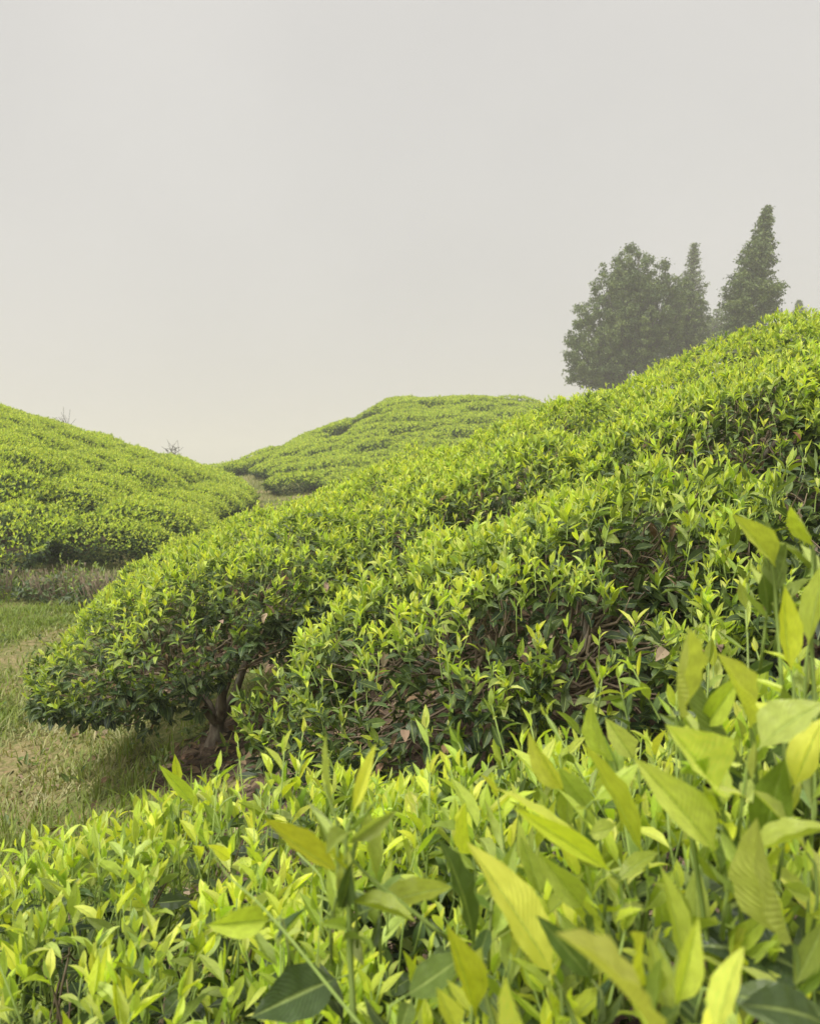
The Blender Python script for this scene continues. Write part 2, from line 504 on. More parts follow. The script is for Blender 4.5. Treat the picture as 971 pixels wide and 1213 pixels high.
class BushShape:
    def __init__(self, cx, cy, a, b, rot=0.0, H=0.55, under=0.28, gfun=None, bumps=0.05, seed=0, dome=(.36, 4.5), rag=.25):
        self.rag = rag
        self.dome = dome
        self.c = (cx, cy); self.a = a; self.b = b; self.rot = math.radians(rot); self.H = H
        self.under = under; self.bumps = bumps; self.seed = seed
        self.g = gfun or ground
    def world(self, lx, ly):
        c, s = math.cos(self.rot), math.sin(self.rot)
        return self.c[0] + lx * c - ly * s, self.c[1] + lx * s + ly * c
    def wob(self, th):
        return 1 + 0.06 * np.sin(3 * th + self.seed) + 0.05 * np.sin(7 * th + 2.1 * self.seed) + 0.03 * np.sin(13 * th + self.seed)
    def top(self, n):
        m = int(n * 1.5) + 8
        lx = RNG.uniform(-1, 1, m) * self.a; ly = RNG.uniform(-1, 1, m) * self.b
        th = np.arctan2(ly / self.b, lx / self.a)
        r = superr(lx, ly, self.a, self.b) / self.wob(th)
        k = np.where(r < 1)[0][:n]
        lx, ly, r = lx[k], ly[k], r[k]
        x, y = self.world(lx, ly)
        hf = 1 - self.dome[0] * r ** self.dome[1]
        z = self.g(x, y) + self.H * hf + self.bumps * (vnoise(x * 5, y * 5, self.seed) + 0.6 * vnoise(x * 13, y * 13, self.seed + 3))
        ox, oy = lx / self.a ** 1.3, ly / self.b ** 1.3
        c, s = math.cos(self.rot), math.sin(self.rot)
        o = nrm(np.stack([ox * c - oy * s, ox * s + oy * c, np.zeros_like(ox)], 1))
        return np.stack([x, y, z], 1), o, r
    def side(self, n, lo=None, hi=0.66):
        lo = self.under * (1 - self.rag) if lo is None else lo
        th = RNG.uniform(0, 2 * math.pi, n)
        h = RNG.uniform(lo, hi, n)
        low = self.under * (1 + self.rag * (np.sin(4 * th + self.seed) * .6 + np.sin(9 * th + 2 * self.seed) * .5))
        h = np.where(h < low, low + (hi - low) * RNG.random(n), h)
        q = (hi - h) / max(hi - self.under, 0.05)
        rr = self.wob(th) * (1.0 - 0.42 * np.clip(q, 0, 1) ** 1.8)
        ux, uy = np.cos(th), np.sin(th)
        k = 1 / superr(ux, uy, 1, 1)
        lx, ly = ux * k * self.a * rr, uy * k * self.b * rr
        x, y = self.world(lx, ly)
        c, s = math.cos(self.rot), math.sin(self.rot)
        o = nrm(np.stack([ux / self.a * c - uy / self.b * s, ux / self.a * s + uy / self.b * c, np.zeros(n)], 1))
        z = self.g(x, y) + self.H * h
        return np.stack([x, y, z], 1), o, h

def add_shoots(S, T, P, out, tall, size=1.0, age0=0.0, tilt=0.35, stem_r=0.0010, nleaf=5):
    """upright shoots: a pointed bud and leaves set alternately below it, older downwards"""
    n = len(P)
    if n == 0:
        return
    lean = RNG.normal(0, 0.22, (n, 3)); lean[:, 2] = 0
    d = nrm(np.array([0, 0, 1.0]) + out * tilt + lean)
    L = tall * RNG.uniform(0.45, 1.1, n) * (1 + .9 * (RNG.random(n) < .12))
    tip = P + d * (L * 0.75)[:, None]
    base = P - d * (L * 0.25)[:, None]
    ph = RNG.uniform(0, 2 * math.pi, n)
    a = nrm(np.cross(d, np.array([0.2, 1.0, 0.1]))); b = np.cross(d, a)
    ids = np.arange(n) + S.nshoot; S.nshoot += n
    sz = size * RNG.uniform(0.6, 1.3, n)
    vig = RNG.random(n)
    ashift = age0 + np.where(vig > 0.78, 0.2, 0.0) + RNG.normal(0, 0.05, n)
    # bud
    S.add(RNG.integers(0, 3, n), tip - d * (0.004 * size), d + RNG.normal(0, .12, (n, 3)), a, 0.027 * sz, ashift, sid=ids)
    spec = [(0.02, 0.42, 0.036, 0.04, 3), (0.18, 0.60, 0.046, 0.12, 3), (0.40, 0.80, 0.052, 0.22, 3), (0.62, 1.05, 0.054, 0.38, 3), (0.88, 1.25, 0.058, 0.58, 9), (0.75, 0.9, 0.05, 0.45, 9)]
    for k, (t, sp, ln, ag, kb) in enumerate(spec[:nleaf]):
        keep = RNG.random(n) < (0.97 if k < 2 else 0.86)
        ang = ph + k * 2.4
        rad = a * np.cos(ang)[:, None] + b * np.sin(ang)[:, None]
        spr = sp * RNG.uniform(0.6, 1.3, n)
        ax = d * np.cos(spr)[:, None] + rad * np.sin(spr)[:, None]
        no = d * np.sin(spr)[:, None] - rad * np.cos(spr)[:, None]
        no = no + RNG.normal(0, 0.25, (n, 3))
        p = tip - d * (t * L)[:, None]
        S.add((kb + RNG.integers(0, 6, n))[keep], p[keep], ax[keep], no[keep], (ln * sz)[keep], (ag + ashift + RNG.normal(0, 0.06, n))[keep], sid=ids[keep])
    if T is not None:
        for i in range(n):
            S.stem.append((base[i], tip[i], stem_r))

def add_mature(S, P, out, droop, size, age=0.9):
    n = len(P)
    if n == 0:
        return
    az = RNG.uniform(0, 2 * math.pi, n)
    h = np.stack([np.cos(az), np.sin(az), np.zeros(n)], 1) + out * 0.9
    h = nrm(h)
    el = RNG.normal(0.15, 0.45, n) - droop
    ax = h * np.cos(el)[:, None] + np.array([0, 0, 1.0]) * np.sin(el)[:, None]
    no = np.array([0, 0, 1.0]) + out * 0.5 * (droop + 0.2) + RNG.normal(0, 0.38, (n, 3))
    S.add(RNG.integers(9, 15, n), P, ax, no, size * RNG.uniform(0.6, 1.3, n), age + RNG.normal(0, 0.12, n))

LEAF_MESH = {}
STEM_MESH = {}
def stem_mesh(k):
    if k not in STEM_MESH:
        T = Tubes(5)
        T.add([(0, 0, 0), (.03 * (k % 4 - 1.5), .02, .35), (.02, .03 * (1.5 - k % 4), .7), (0, 0, 1)], [w * (.5 if k > 3 else 1) for w in (.019, .016, .014, .011)])
        STEM_MESH[k] = T.build("shoot", M_STEM, (0, 0, 0))
    return STEM_MESH[k]
def leaf_mesh(kind, fam, famname, age):
    q = min(6, int(age * 7))
    key = (kind, famname, q)
    if key not in LEAF_MESH:
        f = fam[kind]
        n = len(f.V)
        LEAF_MESH[key] = mesh_from("leaf", f.V, f.loops, f.sizes, M_LEAF, f.UV, {'age': np.full(n, (q + .4) / 7), 'tint': np.full(n, 0.1)})
    return LEAF_MESH[key]

def make_trunk(shape, r0, parent, org, seed, fk=.22):
    rs = np.random.default_rng(seed)
    T = Tubes(8)
    g = float(shape.g(*shape.c))
    base = np.array([shape.c[0], shape.c[1], g - 0.06])
    H = shape.H
    fork = base + np.array([rs.normal(0, .01), rs.normal(0, .01), 0.06 + H * fk])
    T.add([base, base + [0, 0, .05], (base + fork) / 2 + [.004, 0, .02], fork], [r0 * 1.6, r0 * 1.15, r0 * 0.95, r0 * .9])
    limbs = []
    nl = 6
    for k in range(nl):
        th = k * 2 * math.pi / nl + rs.uniform(-.3, .3)
        rr = rs.uniform(.35, .6)
        x, y = shape.world(math.cos(th) * shape.a * rr, math.sin(th) * shape.b * rr)
        end = np.array([x, y, float(shape.g(x, y)) + H * rs.uniform(.55, .72)])
        P = arc(fork - [0, 0, .02], end, 0.015, 0.012, 6)
        T.add(P, np.linspace(r0 * .62, r0 * .22, 6))
        limbs.append(P)
    me = T.build("trunk", M_BARK, org)
    obj("trunk", me, parent)
    return limbs

def tea_bush(shape, label, group, shoots, mature, fam, famname, size=1.0, tall=0.07, singles=0, twigs=40, r0=0.028,
             nleaf=5, side_shoot=0.45, age0=0.0, extra=None, side_mature=1.0, thin=None, gap=.25, fork=.22, dry=0):
    global RNG
    RNG = np.random.default_rng(1000 + shape.seed)
    cx, cy = shape.c
    org = np.array([cx, cy, float(shape.g(cx, cy))])
    root = thing("tea_bush", label, "tea bush", org, group)
    area = 3.3 * shape.a * shape.b
    S = LeafSet()
    ST = Tubes(4)
    P, o, r = shape.top(int(area * shoots))
    keep = np.ones(len(P), bool)
    if thin is not None:
        keep = RNG.random(len(P)) < thin(P)
    u = vnoise(P[:, 0] * 7, P[:, 1] * 7, 5 + shape.seed)
    add_shoots(S, ST if singles else None, P[keep & (u > -gap)], o[keep & (u > -gap)] * (r[keep & (u > -gap)] ** 3)[:, None], tall, size, age0, nleaf=nleaf)
    # leaves under the plucking table, in the body of the bush
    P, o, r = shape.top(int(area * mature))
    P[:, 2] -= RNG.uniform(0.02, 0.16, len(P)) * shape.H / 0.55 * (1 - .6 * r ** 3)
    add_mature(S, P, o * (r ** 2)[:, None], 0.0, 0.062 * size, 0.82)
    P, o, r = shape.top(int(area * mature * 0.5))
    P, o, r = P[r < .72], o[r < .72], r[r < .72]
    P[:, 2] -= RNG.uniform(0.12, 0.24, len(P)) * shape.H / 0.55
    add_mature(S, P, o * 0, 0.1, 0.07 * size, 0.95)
    # flanks
    per = 2 * math.pi * math.sqrt((shape.a ** 2 + shape.b ** 2) / 2) * shape.H
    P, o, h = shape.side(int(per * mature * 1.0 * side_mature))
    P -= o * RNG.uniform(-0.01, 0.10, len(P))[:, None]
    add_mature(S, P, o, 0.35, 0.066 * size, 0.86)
    P, o, h = shape.side(int(per * shoots * side_shoot), lo=max(.26, shape.under), hi=0.80)
    add_shoots(S, ST if singles else None, P, o, tall * 0.8, size * 0.95, age0 + 0.22, tilt=0.9, nleaf=nleaf)
    if extra is not None:
        extra(S, ST)
    S.done()
    n = len(S.kind)
    idx = np.arange(n)
    if singles:
        ctr = S.P + S.R[:, :, 1] * 0.5
        u, v = pix(ctr[:, 0], ctr[:, 1], ctr[:, 2])
        ln = np.linalg.norm(S.R[:, :, 1], axis=1)
        px = np.where((u > 0) & (u < 971) & (v > 0) & (v < 1225) & (ctr[:, 1] > .1), F_PX * ln / np.maximum(ctr[:, 1], .1), 0)
        canopy = shape.g(ctr[:, 0], ctr[:, 1]) + shape.H * 0.86
        px *= np.where((ctr[:, 2] > canopy - 0.05) | (S.age < .6), 1.0, 0.45)
        best = np.argsort(-px)[:singles]
        best = best[px[best] > 9]
        shoots_made = {}
        for i in best:
            M = Matrix.Identity(4)
            for a in range(3):
                for b in range(3):
                    M[a][b] = S.R[i][a][b]
                M[a][3] = S.P[i][a] - org[a]
            sid = int(S.sid[i])
            par = root
            if sid >= 0 and S.stem:
                if sid not in shoots_made:
                    b0, t0, r_ = S.stem[sid]
                    v = Vector(t0 - b0)
                    Ms = Matrix.LocRotScale(Vector(b0 - org), v.to_track_quat('Z', 'Y'), Vector((v.length,) * 3))
                    sh = obj("shoot", stem_mesh(sid % 4 + (4 if v.length > .085 else 0)), root)
                    sh.matrix_basis = Ms
                    shoots_made[sid] = (sh, Ms.inverted())
                par, inv = shoots_made[sid]
                M = inv @ M
            ob = obj("leaf", leaf_mesh(int(S.kind[i]), fam, famname, float(S.age[i])), par)
            ob.matrix_basis = M
        for k, (b0, t0, r_) in enumerate(S.stem):
            if k not in shoots_made:
                ST.add([b0, (b0 + t0) / 2 + RNG.normal(0, .0012, 3), t0], [r_ * 1.25, r_, r_ * .8])
        idx = np.setdiff1d(idx, best)
    # leaves that are not objects of their own: full shape on the shoots, a lighter one inside the bush
    kind0 = S.kind
    outer, inner = {id(FAM_HI): (FAM_SOFT, FAM_LOW), id(FAM_MID): (FAM_LOW, FAM_LOW)}.get(id(fam), (FAM_LOW, FAM_TINY))
    S.kind = np.where(S.sid < 0, kind0 + 15, kind0)
    uu, vv = pix(S.P[:, 0], S.P[:, 1], S.P[:, 2])
    far_out = (S.P[:, 1] < .12) | (uu < -420) | (uu > 1390) | (vv > 1700)
    idx = idx[~(far_out[idx] & (RNG.random(len(idx)) < .6))]
    me = bake("foliage", S, outer + inner, idx, M_LEAF, org)
    fo = obj("foliage", me, root); fo['kind'] = 'stuff'
    if dry:
        D = LeafSet()
        P, o, h = shape.side(dry, lo=.3, hi=.8)
        Q, o2, r2 = shape.top(dry // 2)
        add_mature(D, np.concatenate([P, Q - [0, 0, .03]]), np.concatenate([o, o2]), .5, .04 * size / .75)
        D.done(); D.age = RNG.random(len(D.age))
        d_ = obj("dry_leaves", bake("dry_leaves", D, fam, np.arange(len(D.kind)), M_LITTER, org), root); d_['kind'] = 'stuff'
    limbs = make_trunk(shape, r0, root, org, shape.seed, fork)
    if twigs:
        T = Tubes(4)
        P, o, r = shape.top(twigs)
        Q, o2, h = shape.side(twigs // 2, lo=.45)
        ends = np.concatenate([P - [0, 0, .02], Q])
        for e in ends[:]:
            l = limbs[int(np.argmin([np.linalg.norm((q[-1] - e)[:2]) for q in limbs]))]
            st = l[RNG.integers(2, 6)]
            tt = np.linspace(0, 1, 7)[:, None]
            C = st + (e - st) * tt
            C[:, 2] += (tt[:, 0] ** 1.8 - tt[:, 0]) * .35 * np.linalg.norm((e - st)[:2])
            C[1:-1] += RNG.normal(0, .009, (5, 3))
            T.add(C, [.0042, .0036, .003, .0024, .002, .0016, .0011])
            for q in range(2):
                j = RNG.integers(3, 6)
                w = C[j] + RNG.normal(0, .022, 3) + [0, 0, .03]
                T.add([C[j], (C[j] + w) / 2 + RNG.normal(0, .004, 3), w], [.0014, .0011, .0008])
        b = obj("twigs", T.build("twigs", M_TWIG, org), root); b['kind'] = 'stuff'
    if ST.c:
        s = obj("shoot_stems", ST.build("shoot_stems", M_STEM, org), root); s['kind'] = 'stuff'
    return root

G_A = "tea bushes right in front of the viewer"
G_C = "tea bushes in the second hedge row"
G_D = "tea bushes in the rows up to the near ridge"

# ---- long unplucked shoots and big leaves close to the viewer: (base u, v, tip u, v, depth base, depth tip, width px, age)
BIG = [
 (775,1225,688,1086,.30,.27,72,.08),(768,1168,742,1100,.36,.34,44,.1),(628,1232,592,1158,.34,.32,36,.1),
 (938,1118,888,976,.40,.38,66,.22),(848,942,800,856,.44,.42,66,.03),(846,1008,757,896,.44,.43,46,.3),
 (900,886,962,822,.43,.42,46,.1),(806,852,776,738,.45,.42,56,.1),(882,905,808,787,.52,.48,44,.42),
 (888,862,856,770,.47,.45,42,.08),(948,1152,860,1086,.46,.45,92,.95),(858,1176,990,1204,.38,.36,40,.85),
 (562,1128,549,990,.47,.45,44,.62),(655,1155,566,1000,.42,.40,46,.12),(560,1012,546,952,.57,.55,30,.1),
 (402,1032,296,978,.46,.43,30,.08),(318,1090,247,1094,.50,.48,32,.3),(398,1160,302,1196,.52,.48,54,.9),
 (415,1068,492,1088,.46,.44,28,.3),(442,1076,537,1040,.48,.50,28,.5),(418,962,446,880,.46,.47,15,.1),
 (396,962,383,868,.46,.47,15,.35),(446,1042,430,945,.50,.50,24,.36),(562,1204,535,1096,.42,.40,38,.16),
 (566,1166,582,1118,.42,.42,24,.2),(917,672,872,607,.56,.54,30,.12),(917,684,900,612,.57,.57,18,.4),
 (915,702,943,643,.57,.56,30,.4),(962,648,948,590,.56,.55,26,.12),(957,764,972,660,.54,.54,24,.12),
 (667,937,626,868,.56,.54,26,.15),(727,902,697,835,.60,.58,32,.3),(748,898,719,850,.60,.6,28,.15),
 (703,948,748,903,.52,.5,22,.12),(722,1032,610,955,.47,.44,25,.2),(702,1012,590,925,.50,.47,20,.15),
 (888,1012,985,976,.42,.40,34,.4),(936,794,916,690,.52,.52,26,.12),(902,1000,930,890,.46,.46,40,.45),
 (833,862,880,800,.5,.48,26,.2),(760,1010,700,880,.50,.47,30,.1),(812,1150,790,1030,.42,.41,26,.3),
 (860,1060,836,960,.46,.45,44,.3),(640,1060,618,990,.5,.5,22,.35),(590,1050,612,1000,.5,.5,20,.3),
 (690,1075,640,1010,.47,.45,30,.35),(700,1160,640,1085,.40,.39,26,.7),(480,1180,560,1130,.45,.45,34,.7),
 (800,1190,830,1090,.36,.35,30,.3),(848,1225,870,1120,.33,.33,30,.15),(940,930,975,850,.45,.45,34,.1),
 (955,1010,900,930,.45,.44,30,.15),(770,1215,800,1130,.35,.34,26,.4),(540,1220,520,1170,.38,.38,26,.1),
 (960,900,935,800,.5,.5,30,.3),(980,1215,900,1170,.35,.33,50,.8),(700,960,650,900,.55,.53,22,.35),
 (235,960,190,905,1.0,.98,15,.2),(212,930,206,890,1.0,1.0,10,.1),
]
STEM_PATHS = [   # (u, v, depth) down each long shoot, thickness
 ([(250,1005,.50),(268,1038,.50),(300,1062,.49),(345,1112,.48),(390,1170,.46),(440,1230,.44)], .0014),
 ([(385,930,.46),(402,985,.46),(420,1025,.46),(470,1065,.46),(530,1112,.47)], .0018),
 ([(432,950,.48),(412,1040,.46),(414,1120,.46),(420,1225,.46)], .0024),
 ([(372,1190,.55),(378,1110,.56),(384,1040,.58),(352,1010,.60)], .0009),
 ([(800,850,.45),(815,960,.46),(835,1100,.47),(850,1225,.47)], .0020),
 ([(848,940,.44),(870,1010,.46),(880,1110,.47),(885,1225,.47)], .0021),
 ([(940,1118,.40),(946,1170,.41),(950,1230,.42)], .0022),
 ([(915,670,.56),(922,760,.56),(930,880,.55),(925,1010,.54),(915,1150,.52)], .0021),
 ([(888,862,.47),(898,940,.48),(905,1060,.49),(900,1200,.48)], .0020),
 ([(565,1128,.46),(575,1180,.46),(590,1235,.46)], .0021),
 ([(655,1155,.42),(672,1190,.43),(690,1235,.43)], .0020),
 ([(668,935,.56),(690,1010,.56),(720,1110,.55),(740,1200,.54)], .0018),
 ([(726,900,.60),(742,990,.59),(758,1100,.56)], .0017),
 ([(962,645,.56),(960,760,.55),(968,900,.54)], .0019),
]
def big_leaves(S, ST):
    for (bu, bv, tu, tv, d0, d1, w, age) in BIG:
        p = at(bu, bv, d0); q = at(tu, tv, d1)
        ax = q - p
        L = float(np.linalg.norm(ax))
        wid = w * (d0 + d1) / 2 / F_PX
        view = -nrm((p + q) / 2)
        no = nrm(view * 0.55 + np.array([RNG.normal(0, .45), -0.05, 0.5]) + RNG.normal(0, .2, 3))
        kind = int(RNG.choice([3, 4, 8, 8])) if age < .6 else int(RNG.integers(9, 15))
        ratio = .32 if kind < 9 else .43
        age = max(0.0, age + float(RNG.choice([-.08, -.04, 0, .05])))
        S.add([kind], p[None], ax[None], no[None], [L], np.array([age]), [wid / (L * ratio) * 1.28])
        d = p - q
        ST.add([p, p + nrm(d) * .010, p + nrm(d) * .014 + [0, 0, -.02], p + nrm(d) * .014 + [0, .006, -.045]], [.0007, .001, .0011, .0012])
        if d0 < .8:            # smaller leaves on the same shoot, below and around the long one
            m = 3
            q0 = p + nrm(d) * .006 + np.stack([np.zeros(m), np.zeros(m), -RNG.uniform(.002, .035, m)], 1)
            th = RNG.uniform(0, 6.28, m); el = RNG.uniform(.35, 1.2, m)
            dd = np.stack([np.cos(th) * np.cos(el), np.sin(th) * np.cos(el) + .15, np.sin(el)], 1)
            S.add(RNG.integers(3, 9, m), q0, dd, np.array([0, -.4, 1.0]) + RNG.normal(0, .5, (m, 3)), RNG.uniform(.022, .042, m), np.clip(age + RNG.uniform(-.05, .3, m), 0, .8))
    for path, r in STEM_PATHS:
        pts = np.array([at(*q) for q in path])
        t = np.linspace(0, 1, len(pts)); tt = np.linspace(0, 1, 14)
        P = np.stack([np.interp(tt, t, pts[:, k]) for k in range(3)], 1)
        P[1:-1] = (P[:-2] + P[1:-1] * 2 + P[2:]) / 4
        ST.add(P, np.linspace(r * .55, r * .95, 14))
    # more long shoots standing up through the canopy on the right
    n = 30
    y = RNG.uniform(.48, .85, n); x = y * RNG.uniform(.08, .56, n)
    z = ground(x, y) + .53 + RNG.uniform(.0, .05, n) + .05 * smooth(.25, .5, x / y)
    P = np.stack([x, y, z], 1)
    add_shoots(S, ST, P, np.zeros((n, 3)), .085, .82, .02, nleaf=6, stem_r=.0009)

def keep_clear(P):
    d = np.sqrt(P[:, 0] ** 2 + P[:, 1] ** 2 + P[:, 2] ** 2)
    return np.where(d < 0.5, 0.0, 1.0)

tea_bush(BushShape(-.48, .72, .60, .48, 0, .535, seed=1), "low tea bush filling the bottom left corner, densely covered in yellow-green shoots",
         G_A, 1900, 900, FAM_HI, 'hi', .68, .068, singles=300, thin=keep_clear, age0=-.02, nleaf=4)
tea_bush(BushShape(.20, .54, .56, .42, -22, .52, seed=2), "tea bush at the bottom right with the longest shoots and largest blurred leaves",
         G_A, 1700, 1050, FAM_HI, 'hi', .70, .07, singles=300, extra=big_leaves, thin=keep_clear)
tea_bush(BushShape(.98, .62, .42, .5, 0, .52, seed=3), "tea bush cut by the right picture edge below the hedge, mostly dark inside",
         G_A, 500, 800, FAM_HI, 'hi', 1.0, .1, singles=60, thin=keep_clear)
tea_bush(BushShape(.25, 1.74, .54, .42, -16, .55, seed=4, bumps=.11, under=.18), "rounded middle tea bush with bare twigs and dark leaves on its front side",
         G_A, 1750, 1450, FAM_HI, 'hi', .66, .055, singles=300, twigs=90, side_shoot=.30, side_mature=.8, gap=.2, dry=110)
tea_bush(BushShape(.88, 1.50, .42, .34, -10, .50, seed=5), "shaded tea bush in the gap right of the rounded middle bush",
         G_A, 420, 1100, FAM_MID, 'mid', .85, .06, singles=120, twigs=40, age0=.15)
tea_bush(BushShape(-.68, 2.74, .58, .42, 4, .63, under=.41, seed=6, rag=.5, bumps=.12), "umbrella-shaped tea bush with its forked trunk showing above the grass",
         G_C, 1600, 1250, FAM_MID, 'mid', .65, .045, singles=300, twigs=90, r0=.028, side_mature=1.0, fork=.12, side_shoot=.2, dry=70)
tea_bush(BushShape(.16, 2.84, .56, .40, -4, .58, seed=7), "tea bush between the umbrella-shaped bush and the hedge on its right",
         G_C, 1600, 1000, FAM_MID, 'mid', .65, .045, singles=300, twigs=30, side_shoot=.2, dry=60)
tea_bush(BushShape(.98, 2.70, .56, .42, -8, .56, seed=8), "tea bush in the second hedge row directly behind the rounded middle bush",
         G_C, 1600, 1000, FAM_MID, 'mid', .67, .045, singles=300, twigs=30, side_shoot=.2, dry=60)
tea_bush(BushShape(1.72, 2.44, .50, .48, -10, .55, seed=9), "tea bush at the right edge of the second hedge row with dark gaps",
         G_C, 1000, 1000, FAM_MID, 'mid', .82, .06, singles=200, twigs=30)
ORD = ["leftmost", "second from the left", "middle one", "fourth from the left", "rightmost"]
rows_D = [(-1.02, 3.92), (-.22, 3.84), (.60, 3.76), (1.42, 3.66), (2.24, 3.52)]
for i, (x, y) in enumerate(rows_D):
    tea_bush(BushShape(x, y, .54, .44, -6, .56, seed=20 + i, bumps=.09), "tea bush, " + ORD[i] + " of five in the hedge row below the ridge", G_D, 1500, 520, FAM_LOW, 'low', .64, .042, twigs=16, nleaf=4, side_shoot=.25)
rows_E = [(-.92, 4.86), (-.10, 4.78), (.72, 4.68), (1.54, 4.56), (2.36, 4.42)]
for i, (x, y) in enumerate(rows_E):
    tea_bush(BushShape(x, y, .56, .44, -6, .53 - .025 * max(0, i - 1), seed=30 + i, bumps=.09), "clipped tea bush, " + ORD[i] + " of five on the crest of the near ridge", G_D, 1400, 420, FAM_LOW, 'low', .66, .042, twigs=12, nleaf=4, side_shoot=.25)

# ------------------------------------------------------------------ tea bushes on the far slopes
def far_proto(seed, detail):
    global RNG
    RNG = np.random.default_rng(500 + seed)
    a, b, H = .84, .52, .42
    sh = BushShape(0, 0, a, b, 0, H, under=.05, gfun=lambda x, y: np.asarray(x, float) * 0, bumps=.05, seed=seed, dome=(.40, 3.6))
    S = LeafSet()
    area = 3.3 * a * b
    k = 1.5 if detail else 0.75
    size = .82 if detail else 1.25
    P, o, r = sh.top(int(area * 560 * k))
    add_shoots(S, None, P, o * (r ** 3)[:, None], .06, size, 0.04, nleaf=3)
    P, o, r = sh.top(int(area * 900 * k))
    P[:, 2] -= RNG.uniform(0.01, 0.14, len(P))
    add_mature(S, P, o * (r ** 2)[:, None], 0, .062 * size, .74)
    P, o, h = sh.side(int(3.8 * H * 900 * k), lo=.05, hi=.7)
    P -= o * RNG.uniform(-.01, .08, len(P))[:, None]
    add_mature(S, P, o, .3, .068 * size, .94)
    P, o, h = sh.side(int(3.8 * H * 170 * k), lo=.3, hi=.8)
    add_shoots(S, None, P, o, .05, size, .25, tilt=.9, nleaf=3)
    S.done()
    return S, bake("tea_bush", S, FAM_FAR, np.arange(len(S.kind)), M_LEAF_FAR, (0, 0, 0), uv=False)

protos_near = [far_proto(k, True)[1] for k in range(3)]
protos_far_S = [far_proto(10 + k, False) for k in range(3)]
protos_far = [p[1] for p in protos_far_S]

spots = []      # x, y, rotation, scale, side
rr = random.Random(5)
d0 = .55
row = 0
while d0 < 13:
    pts = []
    x = -16.0
    path = []
    yb = 7.9 + d0
    while True:
        xr = float(np.interp(yb, XB_Y, XB_X)) - d0
        if x > xr - .5:
            break
        path.append((x, yb)); x += .05
    y = yb + .35
    while y < 31:
        path.append((float(np.interp(y, XB_Y, XB_X)) - d0, y)); y += .05
    acc = rr.uniform(0, 1)
    for (x0, y0), (x1, y1) in zip(path[:-1], path[1:]):
        acc += math.hypot(x1 - x0, y1 - y0)
        step = 1.06 if y0 < 15 else 1.16
        if acc > step:
            acc = 0
            spots.append((x1 + rr.uniform(-.12, .12), y1 + rr.uniform(-.12, .12), math.atan2(y1 - y0, x1 - x0), rr.uniform(.92, 1.15), 'left', min(row, 4)))
    d0 += .93 + .03 * row
    row += 1
# middle hill: rows running up and across it
y = 17.0
while y < 41:
    x = -9 + rr.uniform(0, 1)
    while x < 9:
        yy = y + .34 * x + .25 * math.sin(x * .7 + y)
        if float(np.interp(x, CH_X, CH_Z)) * float(smooth(17, 35, yy)) > .06 and x > float(np.interp(yy, XB_Y, XB_X)) + 1.5:
            if abs(x - (-2.3 + (yy - 28) * .24)) > .6 or yy < 27 or yy > 33:
                spots.append((x + rr.uniform(-.2, .2), yy + rr.uniform(-.15, .15), .33, rr.uniform(.95, 1.2), 'middle', 0 if x < -2.3 + (yy - 28) * .24 else 1))
        x += 1.2
    y += 1.12
# the hedge across the saddle
for k in range(7):
    spots.append((-8.6 + k * .95 * .42, 27.2 - k * .1, 0.1, 1.1, 'saddle', 0))

def ridge_v(u):
    k = (u - CX) / F_PX
    y = 4.6
    return HORIZON - F_PX * ((-.45 + .38 * k * y + .12 * y) / y)
seen = []
for s in spots:
    x, y = s[0], s[1]
    z = float(ground(x, y))
    u, v = pix(x, y, z + .3)
    if u < -90 or u > 900 or y > 35.5 or (u > 640 and y > 31):
        continue
    if v > ridge_v(u) + 40 and u > 215:
        continue
    seen.append((s, z, y))
seen.sort(key=lambda q: q[2])
LAB = {'left': (["tea bush in the lowest row of the left hillside, its dark side facing the grass",
                  "tea bush in the second row up the left hillside", "tea bush in the third row up the left hillside",
                  "tea bush in the fourth row up the left hillside", "clipped tea bush in the uppermost rows of the left hillside"], "tea bushes covering the left hillside"),
       'middle': (["clipped tea bush on the rounded middle hill, left of its dark diagonal gap", "clipped tea bush on the rounded middle hill, right of its dark diagonal gap"], "tea bushes covering the rounded middle hill"),
       'saddle': ("tea bush in the short hedge across the valley saddle between the hills", "tea bushes in the hedge across the saddle")}
def tilt_matrix(x, y, z, rot, sc, h):
    e = .4
    gx = float(ground(x + e, y) - ground(x - e, y)) / (2 * e); gy = float(ground(x, y + e) - ground(x, y - e)) / (2 * e)
    n = Vector((-gx, -gy, 1)).normalized()
    up = n
    xa = Vector((math.cos(rot), math.sin(rot), 0)); xa = (xa - up * xa.dot(up)).normalized()
    ya = up.cross(xa)
    M = Matrix((xa * sc, ya * sc, up * sc * h)).transposed().to_4x4()
    M.translation = Vector((x, y, z - .02))
    return M
N_SINGLE = 268
rest = []
for i, (s, z, y) in enumerate(seen):
    (x, y, rot, sc, side, rowk) = s
    M = tilt_matrix(x, y, z, rot + rr.choice((0, math.pi)), sc, rr.uniform(.9, 1.15))
    if i < N_SINGLE or side == 'saddle':
        me = rr.choice(protos_near) if y < 17 else rr.choice(protos_far)
        o = obj("tea_bush", me)
        o.matrix_world = M
        lab, o['group'] = LAB[side]
        o['label'] = lab[rowk] if isinstance(lab, list) else lab
        o['category'] = "tea bush"
    else:
        rest.append(M)
print("far bushes", len(seen), "rest", len(rest))
